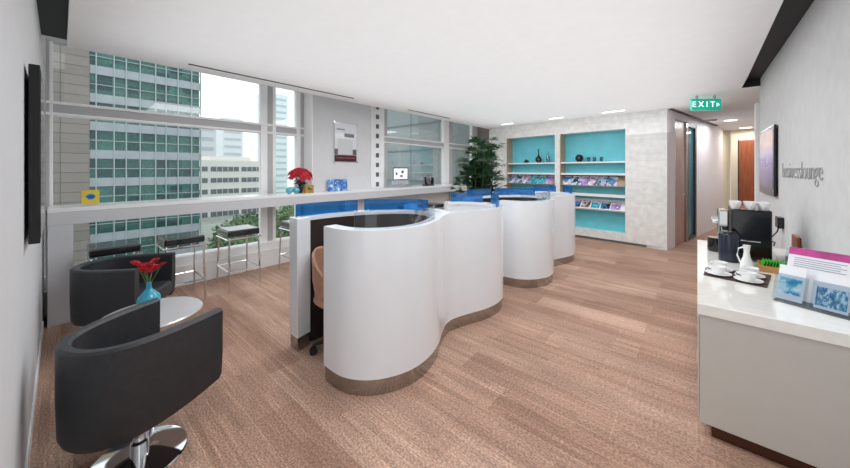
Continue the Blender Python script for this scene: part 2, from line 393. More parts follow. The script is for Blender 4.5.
SR = SA - PI
# corridor
CD = Vector((.205, .979)).normalized(); CP = Vector((-.42, 7.37)); CR = math.atan2(-CD.x, CD.y)
def corr(name, label, cat, m, l0, l1, z0, z1, off=0, th=.1, parent=None, struct_=True):
    b = B(); box(b, (off - th, l0, z0), (off, l1, z1))
    o = obj(name, b, m, parent)
    o.location = (CP.x, CP.y, 0); o.rotation_euler = (0, 0, CR)
    if struct_: o['kind'] = 'structure'; o['label'] = label; o['category'] = cat
    return o
corr('wall_corridor_return', 'pale end of the stone wall where the corridor begins', 'wall', M_PINKW, .0, .48, 0, H, .0, .4)
corr('wall_corridor', 'pale pinkish corridor wall past the glazed door', 'wall', M_PINKW, 2.0, 4.65, 0, H, 0, .12)
corr('trim_5', 'pale header above the corridor doors', 'trim', M_PINKW, .48, 2.0, 2.5, H, 0, .1)
d1 = sempty('door_1', 'tall mauve wooden door at the start of the corridor', 'door', (CP.x, CP.y, 0), CR)
b = B(); box(b, (-.06, .50, .01), (-.02, 1.19, 2.48)); obj('door_leaf', b, M_DOORL, d1, bev=.003)
b = B(); box(b, (-.08, .48, 0), (.0, .5, 2.5)); box(b, (-.08, 1.2, 0), (.01, 1.28, 2.5)); obj('door_frame', b, M_STEEL, d1)
b = B(); tube(b, [(-.02, 1.12, 1.0), (.03, 1.12, 1.0), (.03, 1.0, 1.0)], .011); obj('door_handle', b, M_CHROME, d1)
d2 = sempty('door_2', 'full-height glazed panel beside the mauve door', 'glazed panel', (CP.x, CP.y, 0), CR)
b = B(); box(b, (-.05, 1.36, .06), (-.035, 1.9, 2.42)); obj('glass_pane', b, G_DOOR, d2)
b = B(); box(b, (-.08, 1.28, 0), (.005, 1.36, 2.5)); box(b, (-.08, 1.9, 0), (.005, 2.0, 2.5)); box(b, (-.08, 1.36, 2.42), (.005, 1.9, 2.5)); box(b, (-.08, 1.36, 0), (.005, 1.9, .06))
obj('frame', b, mat('dark_bronze', (70, 66, 66), .35, .4), d2)
b = B(); box(b, (-2.4, 8.6, 0), (-2.3, 13.3, H)); box(b, (-2.3, 13.2, 0), (.35, 13.3, H)); 
b2 = None
struct('wall_meeting_room', b, mat('meeting_room_teal', (150, 196, 200), .7), 'teal wall of the room behind the glass', 'wall')
b = B(); box(b, (.42, 12.6, 0), (.62, 12.7, H)); box(b, (.74, 12.6, 0), (.88, 12.7, H)); box(b, (.62, 12.75, 0), (.74, 12.8, H)); box(b, (.88, 12.6, 2.36), (2.6, 12.7, H)); box(b, (1.65, 12.6, 0), (2.6, 12.7, 2.36))
struct('wall_corridor_end', b, M_CREAM, 'cream wall closing the corridor', 'wall')
b = B(); box(b, (1.75, 6.42, 0), (1.85, 12.6, H)); box(b, (.8, 6.3, 0), (1.85, 6.42, H))
struct('wall_corridor_right', b, M_PINKW, 'pale right wall of the corridor', 'wall')
d3 = sempty('door_3', 'reddish brown wooden door at the end of the corridor', 'door')
b = B(); box(b, (.9, 12.62, .01), (1.63, 12.67, 2.34)); obj('door_leaf', b, M_DOORW, d3)
b = B(); box(b, (.88, 12.59, 0), (.9, 12.68, 2.36)); box(b, (1.63, 12.59, 0), (1.65, 12.68, 2.36)); obj('door_frame', b, M_DARK, d3)

# ================================================================= BAR COUNTER
bar = thing('bar_counter', 'long white window bar running the length of the window wall', 'counter', (-4.67, 0, 0))
b = B(); box(b, (-.42, -.08, 1.09), (0, 2.765, 1.13)); box(b, (-.195, 2.765, 1.09), (0, 4.01, 1.13)); box(b, (-.33, 4.01, 1.09), (0, 6.9, 1.13))
obj('worktop', b, mat('bar_top_white', (240, 241, 242), .18, var=.01), bar)
b = B(); box(b, (-.04, -.08, .965), (-.001, 6.9, 1.088)); obj('apron', b, M_BAR, bar)
b = B(); box(b, (-.36, -.08, 0), (0, .085, .963)); obj('end_panel', b, M_BAR, bar, bev=.003)
b = B(); box(b, (-.18, 3.3, 0), (-.05, 3.42, .963)); obj('support', b, M_BAR, bar)
b = B(); box(b, (-.32, 6.8, 0), (-.0, 6.9, .963)); obj('end_panel', b, M_BAR, bar)
BZ = 1.13
# ================================================================= BAR STOOLS
def make_stool(label, loc, grp):
    t = thing('bar_stool', label, 'stool', loc, 0, grp)
    b = B(); box(b, (-.19, -.185, .665), (.20, .185, .745)); obj('seat', b, mat('glossy_black_vinyl', (26, 27, 30), .22, var=.1, coat=.5), t, bev=.015)
    b = B()
    tube(b, [(-.2, -.19, .64), (.21, -.19, .64), (.21, .19, .64), (-.2, .19, .64), (-.2, -.19, .64)], .011); obj('seat_frame', b, M_CHROME, t, smooth=True)
    for sx_ in (-1, 1):
        for sy in (-1, 1):
            b = B(); tube(b, [(.19 * sx_, .17 * sy, .66), (.235 * sx_, .18 * sy, .009)], .011); obj('leg', b, M_CHROME, t, smooth=True)
    b = B(); 
    for sx_ in (-1, 1): tube(b, [(.222 * sx_, -.177, .24), (.222 * sx_, .177, .24)], .009)
    for sy in (-1, 1): tube(b, [(-.222, .177 * sy, .24), (.222, .177 * sy, .24)], .009)
    obj('footrest', b, M_CHROME, t, smooth=True)
    return t
G = 'bar stools at the window bar'
st = make_stool('black bar stool behind the far tub chair, nearest the left wall', (-4.52, .36, 0), G)
dup(st, (-4.54, .92, 0), 0, 'black bar stool with chrome legs, second from the left wall', G)
dup(st, (-4.55, 1.53, 0), 0, 'black bar stool standing clear on the carpet, third from the left wall', G)
dup(st, (-4.5, 2.32, 0), 0, 'bar stool half hidden behind the left edge of the nearer white pod', G)
dup(st, (-4.5, 4.75, 0), 0, 'dark bar stool seen over the nearer pod below the phone', G)
dup(st, (-4.5, 5.45, 0), 0, 'farthest dark bar stool in front of the palm', G)

# ================================================================= TUB CHAIRS AND TABLE
def make_tub(label, loc, rz):
    t = thing('tub_chair', label, 'armchair', loc, rz, 'black leather tub chairs')
    # plan outline (centre line) facing +y
    P = [(.27, .30), (.268, .16), (.255, .02), (.222, -.11), (.165, -.20), (.09, -.25), (0, -.265), (-.09, -.25), (-.165, -.20), (-.222, -.11), (-.255, .02), (-.268, .16), (-.27, .30)]
    C = spline(P, 5); b = B(); rows = []
    A = offset(C, .028); D = offset(C, -.028)
    for (a, d, c) in zip(A, D, C):
        f = (c.y + .3) / .6
        zb = .22 + .045 * max(0, f) ** 1.6
        ctr = Vector((0, .02))
        def inn(p, k): return ctr + (p - ctr) * k
        out_, in_ = (a, d) if (a - ctr).length > (d - ctr).length else (d, a)
        ob = inn(out_, .95)
        mid = (out_ + in_) / 2
        prof = [(inn(in_, .97), zb), (in_, .62), (in_, .665), (in_ + (mid - in_) * .45, .678), (out_ + (mid - out_) * .45, .678), (out_, .665), (out_, .60), (out_, .42), (inn(out_, .985), zb + .03), (inn(out_, .95), zb)]
        rows.append([b.verts.new((p.x, p.y, z)) for p, z in prof])
    for r, s in zip(rows, rows[1:]):
        for k in range(len(r)): b.faces.new((r[k], r[(k + 1) % len(r)], s[(k + 1) % len(r)], s[k]))
    b.faces.new(rows[0]); b.faces.new(rows[-1][::-1])
    obj('backrest', b, M_LEATHER, t, smooth=True)
    b = B(); pts = []
    Q = [p for p in offset(C, .028)]; Q2 = [p for p in offset(C, -.028)]
    inner = Q if Q[30].length < Q2[30].length else Q2
    inner = [Vector((p.x * .95, p.y * .95)) for p in inner]
    front = [(-.215, .31), (0, .33), (.215, .31)]
    poly(b, [(p.x, p.y) for p in inner] + front, .29, .42); obj('seat', b, M_LEATHER, t, smooth=True, bev=.02)
    b = B(); poly(b, [(p.x * .9, p.y * .9) for p in inner] + [(0, .27)], .235, .29); obj('seat_base', b, M_LEATHER, t, smooth=True)
    b = B(); lathe(b, [(0, .02), (.04, .02), (.04, .09), (.028, .1), (.028, .232), (0, .232)], c=(.075, -.02, 0)); obj('column', b, M_CHROME, t, smooth=True)
    b = B(); lathe(b, [(0, 0), (.21, 0), (.215, .006), (.21, .012), (.05, .024), (0, .024)], c=(.075, -.02, 0), seg=48); obj('base_disc', b, M_CHROME, t, smooth=True)
    return t
tub = make_tub('nearest black leather tub chair, on a chrome disc base, at the bottom left', (-2.27, .258, 0), math.radians(25))
dup(tub, (-3.92, .34, 0), math.radians(-37), 'far black leather tub chair in front of the window stools, facing the small table')
tub.scale = (.94, .94, 1)
tb = thing('side_table', 'low round silvery side table between the two tub chairs', 'table', (-2.95, .43, 0))
b = B(); lathe(b, [(0, .458), (.287, .458), (.297, .466), (.297, .472), (.287, .48), (0, .48)], seg=56); obj('tabletop', b, mat('silver_laminate', (196, 192, 194), .22, .3, var=.02), tb, smooth=True)
b = B(); lathe(b, [(0, 0), (.2, 0), (.2, .01), (.04, .03), (.025, .05), (.025, .44), (.08, .458), (0, .458)], seg=32); obj('pedestal', b, M_CHROME, tb, smooth=True)
# blue vase with red flowers
vs = thing('flower_vase', 'turquoise bottle vase holding red daisies on the side table', 'vase', (-3.08, .43, .48))
b = B(); lathe(b, [(0, 0), (.035, 0), (.06, .02), (.072, .05), (.066, .085), (.035, .12), (.018, .14), (.015, .175), (.02, .19), (.014, .19), (.010, .14), (0, .13)]); obj('body', b, M_TEALV, vs, smooth=True)
def daisy(parent, x, y, z, r, tilt, az):
    b = B(); mtx = Matrix.Translation((x, y, z)) @ Matrix.Rotation(az, 4, 'Z') @ Matrix.Rotation(tilt, 4, 'X')
    for ring, (rr, zz, nn) in enumerate(((r, 0, 16), (r * .7, .008, 13))):
        for k in range(nn):
            a = 2 * PI * k / nn + ring * .2; w = rr * .2
            c, s = math.cos(a), math.sin(a)
            pts = [(0.006, 0, zz), (rr * .6, w, zz + .012), (rr, 0, zz + .004), (rr * .6, -w, zz + .012), (rr * .6, 0, zz + .005)]
            v = [b.verts.new(mtx @ Vector((p[0] * c - p[1] * s, p[0] * s + p[1] * c, p[2]))) for p in pts]
            b.faces.new((v[0], v[4], v[1])); b.faces.new((v[4], v[2], v[1])); b.faces.new((v[0], v[3], v[4])); b.faces.new((v[4], v[3], v[2]))
    o = obj('flower', b, M_RED, parent)
    b = B(); mt2 = mtx @ Matrix.Translation((0, 0, .004)); rr = bmesh.ops.create_uvsphere(b, u_segments=10, v_segments=6, radius=r * .2, matrix=mt2 @ Matrix.Scale(.6, 4, (0, 0, 1)))
    obj('flower_eye', b, mat('dark_flower_centre', (70, 16, 24), .7), o)
for k in range(8):
    a = 2 * PI * k / 8 + .3; r = .075 if k % 2 else .035
    x, y, z = r * math.cos(a), r * math.sin(a), .27 + .03 * (k % 3)
    b = B(); tube(b, [(0, 0, .15), (x * .35, y * .35, .21), (x * .9, y * .9, z - .01)], .0028, 6); obj('stem', b, M_STEM, vs, smooth=True)
    daisy(vs, x, y, z, .042, .5, a - PI / 2)

# ================================================================= PRIVACY PODS
PA = [(-2.0, 1.25), (-1.78, 1.265), (-1.61, 1.375), (-1.505, 1.57), (-1.49, 1.77), (-1.545, 1.98), (-1.64, 2.16), (-1.70, 2.3), (-1.71, 2.42), (-1.66, 2.6), (-1.59, 2.8), (-1.565, 3.0), (-1.60, 3.2), (-1.72, 3.38), (-1.9, 3.47), (-2.12, 3.48), (-2.32, 3.38), (-2.42, 3.22)]
PB = [(-2.60, 1.30), (-2.62, 1.5), (-2.59, 1.76), (-2.51, 2.0), (-2.38, 2.2), (-2.2, 2.37), (-1.98, 2.40), (-1.80, 2.33)]
PC = [(-1.80, 2.47), (-2.0, 2.56), (-2.25, 2.54), (-2.42, 2.62), (-2.5, 2.8)]
OR = Vector((-2.05, 2.35))
def loc_(P): return [(p[0] - OR.x, p[1] - OR.y) for p in P]
def make_pod(label, loc):
    t = thing('privacy_pod', label, 'workstation pod', loc, 0, 'white curved privacy pods')
    for idx, (nm, P, sg) in enumerate((('front_wall', PA, 1), ('rear_wall', PB, -1), ('inner_wall', PC, 1))):
        C = spline(loc_(P), 7)
        b = B(); ribbon(b, C, 0, sg * .055, .112, 1.10); w = obj(nm, b, M_LAM, t, smooth=True)
        b = B(); ribbon(b, C, sg * .0555, sg * .10, 1.066, 1.10); obj('rim', b, M_LAM, t, smooth=True)
        b = B(); ribbon(b, C, sg * .012, sg * .06, 0, .111); obj('steel_skirting', b, M_STEEL, t, smooth=True)
        if idx == 0:
            half = [p for p in C if p.y < -.02]; rest = [p for p in C if p.y >= -.02]
            b = B(); ribbon(b, half, sg * .056, sg * .095, .02, 1.065); obj('dark_lining', b, M_LINING, t, smooth=True)
            b = B(); ribbon(b, rest, sg * .056, sg * .09, .02, 1.065); obj('white_lining', b, M_WHITE, t, smooth=True)
        elif idx == 1:
            b = B(); ribbon(b, C[1:-4], sg * .056, sg * .095, .02, 1.065); obj('dark_lining', b, M_LINING, t, smooth=True)
            b = B(); poly(b, [(C[0].x - .02, C[0].y + .0), (C[0].x + .13, C[0].y - .005), (C[0].x + .10, C[0].y + .13), (C[0].x - .0, C[0].y + .13)], .112, 1.101); obj('end_post', b, M_LAM, t, bev=.006)
            b = B(); poly(b, [(C[0].x - .012, C[0].y + .008), (C[0].x + .122, C[0].y + .003), (C[0].x + .094, C[0].y + .122), (C[0].x + .0, C[0].y + .122)], 0, .111); obj('steel_end_cap', b, M_STEEL, t)
            n = len(C)
            for i0, i1 in ((1, 20), (21, n - 6)):
                b = B(); ribbon(b, C[i0:i1], sg * .045, sg * .053, 1.1005, 1.21); obj('blue_glass_screen', b, G_BLUE, t, smooth=True)
                for q in (C[i0 + 1], C[i1 - 2]):
                    o2 = offset(C, sg * .049)[C.index(q)]; b = B(); box(b, (o2.x - .010, o2.y - .010, 1.101), (o2.x + .010, o2.y + .010, 1.115)); obj('glass_clamp', b, M_CHROME, t)
    C = spline(loc_(PA), 7)
    b = B(); ribbon(b, C[9:40], .045, .053, 1.1005, 1.21); obj('clear_glass_screen', b, G_CLEAR, t, smooth=True)
    for i0, i1 in ((80, 97), (101, len(C) - 3)):
        b = B(); ribbon(b, C[i0:i1], .045, .053, 1.1005, 1.21); obj('blue_glass_screen', b, G_BLUE, t, smooth=True)
    # small wedge desk inside each cell
    b = B(); poly(b, [( -.42, -.30), (-.28, -.10), (-.08, -.03), (.12, -.09), (.22, -.2), (.1, -.26), (-.1, -.3)], .70, .73); obj('desk', b, M_DARK, t)
    b = B(); box(b, (-.02, .93, .88), (.08, 1.02, .94)); obj('power_socket', b, M_DARK, t)
    return t
pod = make_pod('nearer white curved privacy pod with steel skirting, in the middle of the room', (OR.x - .01, OR.y - .025, 0))
dup(pod, (OR.x + .03, OR.y + 2.53, 0), 0, 'farther white curved privacy pod, standing in front of the turquoise shelves')
# tan swivel chair in the nearer pod
oc = thing('swivel_chair', 'tan leather swivel chair inside the nearer pod', 'chair', (-2.27, 1.545, 0), math.radians(-62))
b = B(); P = [(.22 * math.cos(math.radians(a)), .22 * math.sin(math.radians(a))) for a in range(-10, -171, -20)]
C = spline(P, 3); rows = []
for i, p in enumerate(C):
    f = abs(i / (len(C) - 1) - .5) * 2; top = .84 - .16 * f ** 2
    n_ = p.normalized(); rows.append([b.verts.new((q.x, q.y, z)) for q, z in ((p * .8, .44), (p * .93, .6), (p * .95, top - .015), (p * 1.0, top), (p * 1.05, top - .015), (p * 1.03, .6), (p * .9, .42))])
for r, s in zip(rows, rows[1:]):
    for k in range(7): b.faces.new((r[k], r[(k + 1) % 7], s[(k + 1) % 7], s[k]))
b.faces.new(rows[0]); b.faces.new(rows[-1][::-1])
obj('backrest', b, M_TAN, oc, smooth=True)
b = B(); lathe(b, [(0, .40), (.19, .40), (.22, .43), (.21, .47), (.16, .485), (0, .487)]); obj('seat', b, M_TAN, oc, smooth=True)
b = B(); lathe(b, [(0, .09), (.03, .09), (.03, .2), (.02, .21), (.02, .40), (0, .40)]); obj('gas_column', b, M_DARK, oc, smooth=True)
for k in range(5):
    a = 2 * PI * k / 5 + .35; c, s = math.cos(a), math.sin(a)
    b = B(); tube(b, [(.02 * c, .02 * s, .11), (.22 * c, .22 * s, .075)], [.018, .013]); lg = obj('leg', b, M_DARK, oc, smooth=True)
    b = B(); cyl(b, (.22 * c - .018 * s, .22 * s + .018 * c, .03), (.22 * c + .018 * s, .22 * s - .018 * c, .03), .03); tube(b, [(.22 * c, .22 * s, .05), (.22 * c, .22 * s, .075)], .008); obj('castor', b, M_DARK, lg, smooth=True)

# ================================================================= COFFEE COUNTER
ct = thing('credenza', 'white coffee counter cabinet with a polished top along the right wall', 'cabinet', (.012, 2.35, 0))
b = B(); box(b, (-.01, 0, .688), (.636, 2.14, .75)); obj('worktop', b, M_CTOP, ct, bev=.003)
b = B(); box(b, (0.0, .01, .08), (.63, 2.13, .686)); obj('body', b, M_CTR, ct, bev=.002)
b = B(); box(b, (.05, .05, 0), (.62, 2.09, .079)); obj('plinth', b, mat('dark_bronze_plinth', (92, 62, 48), .2, .6), ct)
for k in range(4):
    b = B(); box(b, (-.008, .03 + k * .525, .10), (-.001, .545 + k * .525, .67)); obj('door', b, M_CTR, ct, bev=.002)
CZ = .75
# coffee machine
cm = thing('coffee_machine', 'large black coffee machine with chrome spout on the counter', 'coffee machine', (.34, 3.88, CZ))
b = B(); box(b, (-.12, -.17, .012), (.115, .2, .42)); obj('housing', b, M_BLACKG, cm, bev=.008)
b = B()
for x in (-.1, .11):
    for y in (-.14, .17): cyl(b, (x, y, 0), (x, y, .012), .015)
obj('foot', b, M_DARK, cm)
b = B(); box(b, (-.2, -.10, .20), (-.131, .12, .40)); obj('brew_head', b, M_STEEL, cm, bev=.01)
b = B(); cyl(b, (-.2, -.03, .3), (-.235, -.03, .3), .03); cyl(b, (-.19, .05, .31), (-.24, .05, .31), .022); obj('control_knob', b, M_CHROME, cm, smooth=True)
b = B(); tube(b, [(-.175, 0, .21), (-.19, -.01, .17), (-.19, -.01, .15)], .014); tube(b, [(-.18, -.09, .26), (-.17, -.13, .20), (-.12, -.176, .17), (-.02, -.18, .165), (.05, -.176, .165)], .005); obj('spout', b, M_CHROME, cm, smooth=True)
jug = thing('insulated_jug', 'navy blue cylindrical jug directly in front of the coffee machine', 'jug', (.20, 3.605, CZ))
b = B(); lathe(b, [(0, 0), (.062, 0), (.066, .01), (.066, .22), (.06, .23), (0, .23)]); obj('body', b, M_NAVY, jug, smooth=True)
b = B(); lathe(b, [(0, .23), (.058, .23), (.05, .245), (0, .248)]); obj('lid', b, M_BLACKG, jug, smooth=True)
can = thing('knock_box', 'black round canister with a wooden lid left of the coffee machine', 'canister', (.135, 3.97, CZ))
b = B(); lathe(b, [(0, 0), (.058, 0), (.062, .01), (.062, .125), (.056, .125), (.056, .118), (0, .118)]); obj('body', b, M_BLACKG, can, smooth=True)
b = B(); lathe(b, [(0, .1185), (.054, .1185), (.054, .128), (0, .13)]); obj('lid', b, M_WOODR, can, smooth=True)
# cups
def cup_bm(r=.036, h=.058):
    b = B(); lathe(b, [(0, .003), (r * .55, 0), (r * .6, .004), (r * .85, h * .45), (r, h), (r * .93, h), (r * .78, h * .45), (r * .5, .01), (0, .008)], seg=24); return b
def handle(b, r, h):
    tube(b, [(-r * .9, 0, h * .82), (-r * 1.35, 0, h * .85), (-r * 1.55, 0, h * .6), (-r * 1.3, 0, h * .35), (-r * .8, 0, h * .35)], .0045, 8)
ck = thing('stacked_cup', 'cup', 'cup')
bpy.data.objects.remove(ck)
def make_cup(label, loc, rz, grp, r=.036, h=.058):
    t = thing('coffee_cup', label, 'cup', loc, rz, grp)
    obj('bowl', cup_bm(r, h), M_CERAM, t, smooth=True)
    b = B(); handle(b, r, h); obj('handle', b, M_CERAM, t, smooth=True); return t
CT = CZ + .42
c0 = make_cup('white cup on the coffee machine, front row, nearest the room', (.25, 3.77, CT), 1.0, 'cups on top of the coffee machine', .038, .06)
c0.rotation_euler[2] = 1.6
for i, (x, y, l) in enumerate(((.34, 3.76, 'white cup on the coffee machine, front row, middle one'), (.42, 3.77, 'white cup on the coffee machine, front row, nearest the wall'), (.25, 3.88, 'white cup on the coffee machine, second row, nearest the room'), (.34, 3.88, 'white cup on the coffee machine, second row, middle one'), (.42, 3.88, 'white cup on the coffee machine, second row, nearest the wall'))):
    dup(c0, (x, y, CT), 1.5 + .07 * i, l)
mtb = B(); mt = [(.035, 3.0), (.05, 3.24), (.40, 3.30), (.335, 2.93)]
poly(mtb, mt, CZ, CZ + .006)
tag(obj('serving_mat', mtb, mat('dark_brown_mat', (72, 54, 50), .7, var=.2, scale=30)), 'dark brown rectangular mat under the cups and saucers', 'mat')
def make_saucer(label, loc):
    b = B(); lathe(b, [(0, 0), (.035, 0), (.045, .003), (.072, .011), (.071, .014), (.043, .007), (0, .006)], seg=36)
    return tag(obj('saucer', b, M_CERAM, smooth=True, loc=loc), label, 'saucer', 'saucers on the brown mat')
MZ = CZ + .0062
make_saucer('white saucer on the mat, front left under the left cup', (.115, 3.065, MZ))
make_saucer('white saucer on the mat, front right under the right cup', (.26, 3.01, MZ))
make_saucer('white saucer at the back of the mat behind the left cup', (.13, 3.21, MZ))
make_saucer('white saucer at the back of the mat behind the right cup', (.285, 3.16, MZ))
SZ = MZ + .0065
c1 = make_cup('white cup on the front left saucer of the mat', (.115, 3.065, SZ), .2, 'cups on the brown mat', .042, .055)
dup(c1, (.26, 3.01, SZ), .1, 'white cup on the front right saucer of the mat')
dup(c1, (.13, 3.21, SZ), .3, 'white cup on the back left saucer of the mat')
dup(c1, (.285, 3.16, SZ), .4, 'white cup on the back right saucer of the mat')
mk = thing('milk_jug', 'tall narrow white porcelain jug standing behind the cups', 'jug', (.285, 3.40, CZ))
mk.scale = (.8, .8, 1)
b = B(); lathe(b, [(0, 0), (.045, 0), (.05, .01), (.045, .05), (.026, .09), (.02, .13), (.026, .175), (.028, .18), (.022, .18), (.016, .13), (0, .1)]); obj('body', b, M_CERAM, mk, smooth=True)
b = B(); tube(b, [(-.02, 0, .165), (-.055, 0, .15), (-.065, 0, .1), (-.045, 0, .05)], .006); obj('handle', b, M_CERAM, mk, smooth=True)
# tea box
tx = thing('tea_box', 'light wooden box filled with green tea sachets beside the milk jug', 'box', (.47, 3.44, CZ), math.radians(0))
b = B(); box(b, (-.12, -.06, 0), (.12, .06, .008)); box(b, (-.12, -.06, .008), (.12, -.052, .045)); box(b, (-.12, .052, .008), (.12, .06, .06)); box(b, (-.12, -.052, .008), (-.112, .052, .045)); box(b, (.112, -.052, .008), (.12, .052, .045))
obj('tray', b, mat('honey_wood', (196, 144, 86), .5, var=.15, scale=12), tx)
GRN = mat('green_sachet', (70, 190, 50), .35, var=.35, scale=60)
for k in range(14):
    b = B(); mtt = Matrix.Translation((-.098 + k * .015, 0, .050)) @ Matrix.Rotation(math.radians(14), 4, 'Y'); box(b, (-.002, -.046, -.034), (.002, .046, .032), mtt)
    tag(obj('tea_sachet', b, GRN, loc=(.47, 3.44, CZ)), 'green tea sachet standing in the wooden box', 'tea sachet', 'tea sachets in the wooden box')
# sockets
so = thing('wall_socket', 'black power adapter plugged into the right wall behind the tea box', 'socket', (.65, 4.72, .97))
b = B(); box(b, (-.045, -.07, -.05), (-.001, .07, .06)); obj('adapter', b, M_BLACKG, so, bev=.006)
b = B(); tube(b, [(-.03, 0, -.05), (-.04, -.01, -.09), (-.08, -.02, -.15), (-.10, .05, -.20), (-.07, .12, -.207), (-.05, .03, -.208), (-.08, -.15, -.209)], .006); obj('cable', b, M_DARK, so, smooth=True)
b = B(); box(b, (.628, 3.98, .83), (.649, 4.2, .94)); tag(obj('wooden_plaque', b, M_DOORW, bev=.003), 'small brown wooden plaque on the right wall behind the brochure holder', 'plaque')
b = B(); poly(b, [(.52, 3.52), (.62, 3.50), (.645, 3.98), (.56, 3.98)], CZ, CZ + .03)
tag(obj('folder', b, mat('pinkish_grey_folder', (150, 122, 118), .5)), 'pinkish grey folder lying against the wall behind the tea box', 'folder')
# brochure holder
bh = thing('brochure_holder', 'tilted clear acrylic brochure holder at the near end of the counter', 'holder', (.47, 2.68, CZ), math.radians(-26))
LT = math.radians(-20)
LM = Matrix.Rotation(LT, 4, 'X')
def lean(lo, hi, m, name, dy=0, parent=bh):
    b = B(); box(b, lo, hi, Matrix.Translation((0, dy, .012)) @ LM); return obj(name, b, m, parent)
lean((-.13, 0, 0), (.15, .004, .29), G_CLEAR, 'back_plate', .02)
b = B(); box(b, (-.13, -.055, 0), (.15, .10, .006)); obj('base_plate', b, G_CLEAR, bh)
lean((-.135, 0, 0), (-.005, .003, .15), G_CLEAR, 'front_pocket', -.05); lean((.01, 0, 0), (.145, .003, .15), G_CLEAR, 'front_pocket', -.05)
A4 = thing('information_sheet', 'white printed sheet with a magenta header in the acrylic holder', 'sheet', bh.location, bh.rotation_euler[2])
lean((-.115, -.003, .005), (.14, -.001, .30), M_PAPER, 'sheet', .02, A4)
lean((-.115, -.0042, .258), (.14, -.0032, .30), mat('magenta_print', (190, 60, 140), .5, var=.3, scale=9), 'header_band', .02, A4)
for k in range(5): lean((-.09, -.0042, .24 - k * .012), (.1 - .02 * (k % 2), -.0032, .2435 - k * .012), mat('grey_print', (150, 156, 176), .6), 'printed_line', .02, A4)
P_CLOUD = patchmat('blue_brochure_print', [(250, 252, 255), (214, 238, 246), (120, 200, 222), (60, 160, 200), (236, 246, 250)], 16)
P_CITY = patchmat('skyline_brochure_print', [(236, 244, 250), (190, 220, 236), (96, 170, 200), (44, 110, 160), (210, 230, 240)], 22, stretch=(4, 4, 1))
lf = thing('brochure', 'blue and white leaflet with a round blue motif, left pocket of the holder', 'brochure', bh.location, bh.rotation_euler[2], 'brochures in the acrylic holder')
lean((-.125, 0, .006), (-.02, .002, .2), M_PAPER, 'cover', -.042, lf); lean((-.115, -.001, .04), (-.03, -.0002, .13), P_CLOUD, 'printed_motif', -.042, lf)
lf2 = thing('brochure', 'pale leaflet with a blue skyline print, right pocket of the holder', 'brochure', bh.location, bh.rotation_euler[2], 'brochures in the acrylic holder')
lean((.02, 0, .006), (.135, .002, .2), M_PAPER, 'cover', -.042, lf2); lean((.024, -.001, .02), (.13, -.0002, .12), P_CITY, 'printed_motif', -.042, lf2)

# ================================================================= RIGHT WALL: SCREEN AND LETTERS
tv = thing('wall_screen', 'flat screen showing a purple landscape on the right wall', 'television', (.65, 5.46, 1.6))
b = B(); box(b, (-.032, -.51, -.385), (-.012, .51, .385)); obj('bezel', b, M_BLACKG, tv, bev=.006)
def landscape():
    m = bpy.data.materials.new('screen_picture'); m.use_nodes = True; n = m.node_tree.nodes; l = m.node_tree.links; p = n['Principled BSDF']
    t = n.new('ShaderNodeTexCoord'); s = n.new('ShaderNodeSeparateXYZ'); no = n.new('ShaderNodeTexNoise'); no.inputs['Scale'].default_value = 4
    ma = n.new('ShaderNodeMath'); ma.operation = 'MULTIPLY_ADD'; ma.inputs[1].default_value = .35
    r = n.new('ShaderNodeValToRGB'); r.color_ramp.elements[0].position = .0
    cols = [(0, (96, 92, 110)), (.2, (120, 104, 150)), (.45, (150, 128, 188)), (.6, (190, 176, 214)), (.75, (214, 182, 168)), (1, (190, 150, 130))]
    while len(r.color_ramp.elements) < 6: r.color_ramp.elements.new(.5)
    for i, (q, c) in enumerate(cols): r.color_ramp.elements[i].position = q; r.color_ramp.elements[i].color = s2l(c) + (1,)
    l.new(t.outputs['Generated'], s.inputs[0]); l.new(t.outputs['Object'], no.inputs['Vector']); l.new(no.outputs['Fac'], ma.inputs[0]); 
    su = n.new('ShaderNodeMath'); su.operation = 'SUBTRACT'; su.inputs[1].default_value = .17
    l.new(s.outputs['Z'], su.inputs[0]); l.new(su.outputs[0], ma.inputs[2]); l.new(ma.outputs[0], r.inputs['Fac'])
    l.new(r.outputs['Color'], p.inputs['Base Color']); l.new(r.outputs['Color'], p.inputs['Emission Color']); p.inputs['Emission Strength'].default_value = .12; p.inputs['Roughness'].default_value = .15
    return m
b = B(); box(b, (-.0345, -.455, -.30), (-.0325, .455, .345)); obj('display', b, landscape(), tv)
b = B(); box(b, (-.012, -.2, -.2), (0, .2, .2)); obj('wall_bracket', b, M_DARK, tv)
sg = text('wall_lettering', 'businesslounge', .215, .003, mat('light_steel_letters', (184, 182, 182), .35, .4), None, (.6465, 4.05, 1.49), (PI / 2, 0, -PI / 2), 'CENTER', 1.04, -.005)
tag(sg, 'thin light steel lettering on the grey right wall next to the screen', 'sign lettering')
# EXIT sign
ex = thing('exit_sign', 'green exit sign hanging from the ceiling before the corridor', 'sign', (.10, 6.47, 2.5), math.radians(40.8))
EXG = mat('exit_green', (20, 168, 142), .4, emit=.5, var=.08)
b = B(); box(b, (-.225, -.02, -.085), (.225, .02, .09)); obj('box', b, EXG, ex, bev=.004)
b = B(); box(b, (-.15, -.008, .09), (-.12, .008, .14)); box(b, (.12, -.008, .09), (.15, .008, .14)); obj('hanger', b, M_ALU, ex)
EW = mat('exit_white', (250, 255, 252), .4, emit=.8)
text('letters', 'E X I T', .12, .003, EW, ex, (-.05, -.023, 0), (PI / 2, 0, 0), 'CENTER', 1, .0)
b = B(); v = [b.verts.new(p) for p in ((.15, -.024, -.03), (.195, -.024, 0), (.15, -.024, .03))]; v2 = [b.verts.new((q.co.x, -.0205, q.co.z)) for q in v]
b.faces.new(v); b.faces.new(v2[::-1])
for i in range(3): b.faces.new((v[i], v[(i + 1) % 3], v2[(i + 1) % 3], v2[i]))
obj('arrow', b, EW, ex)
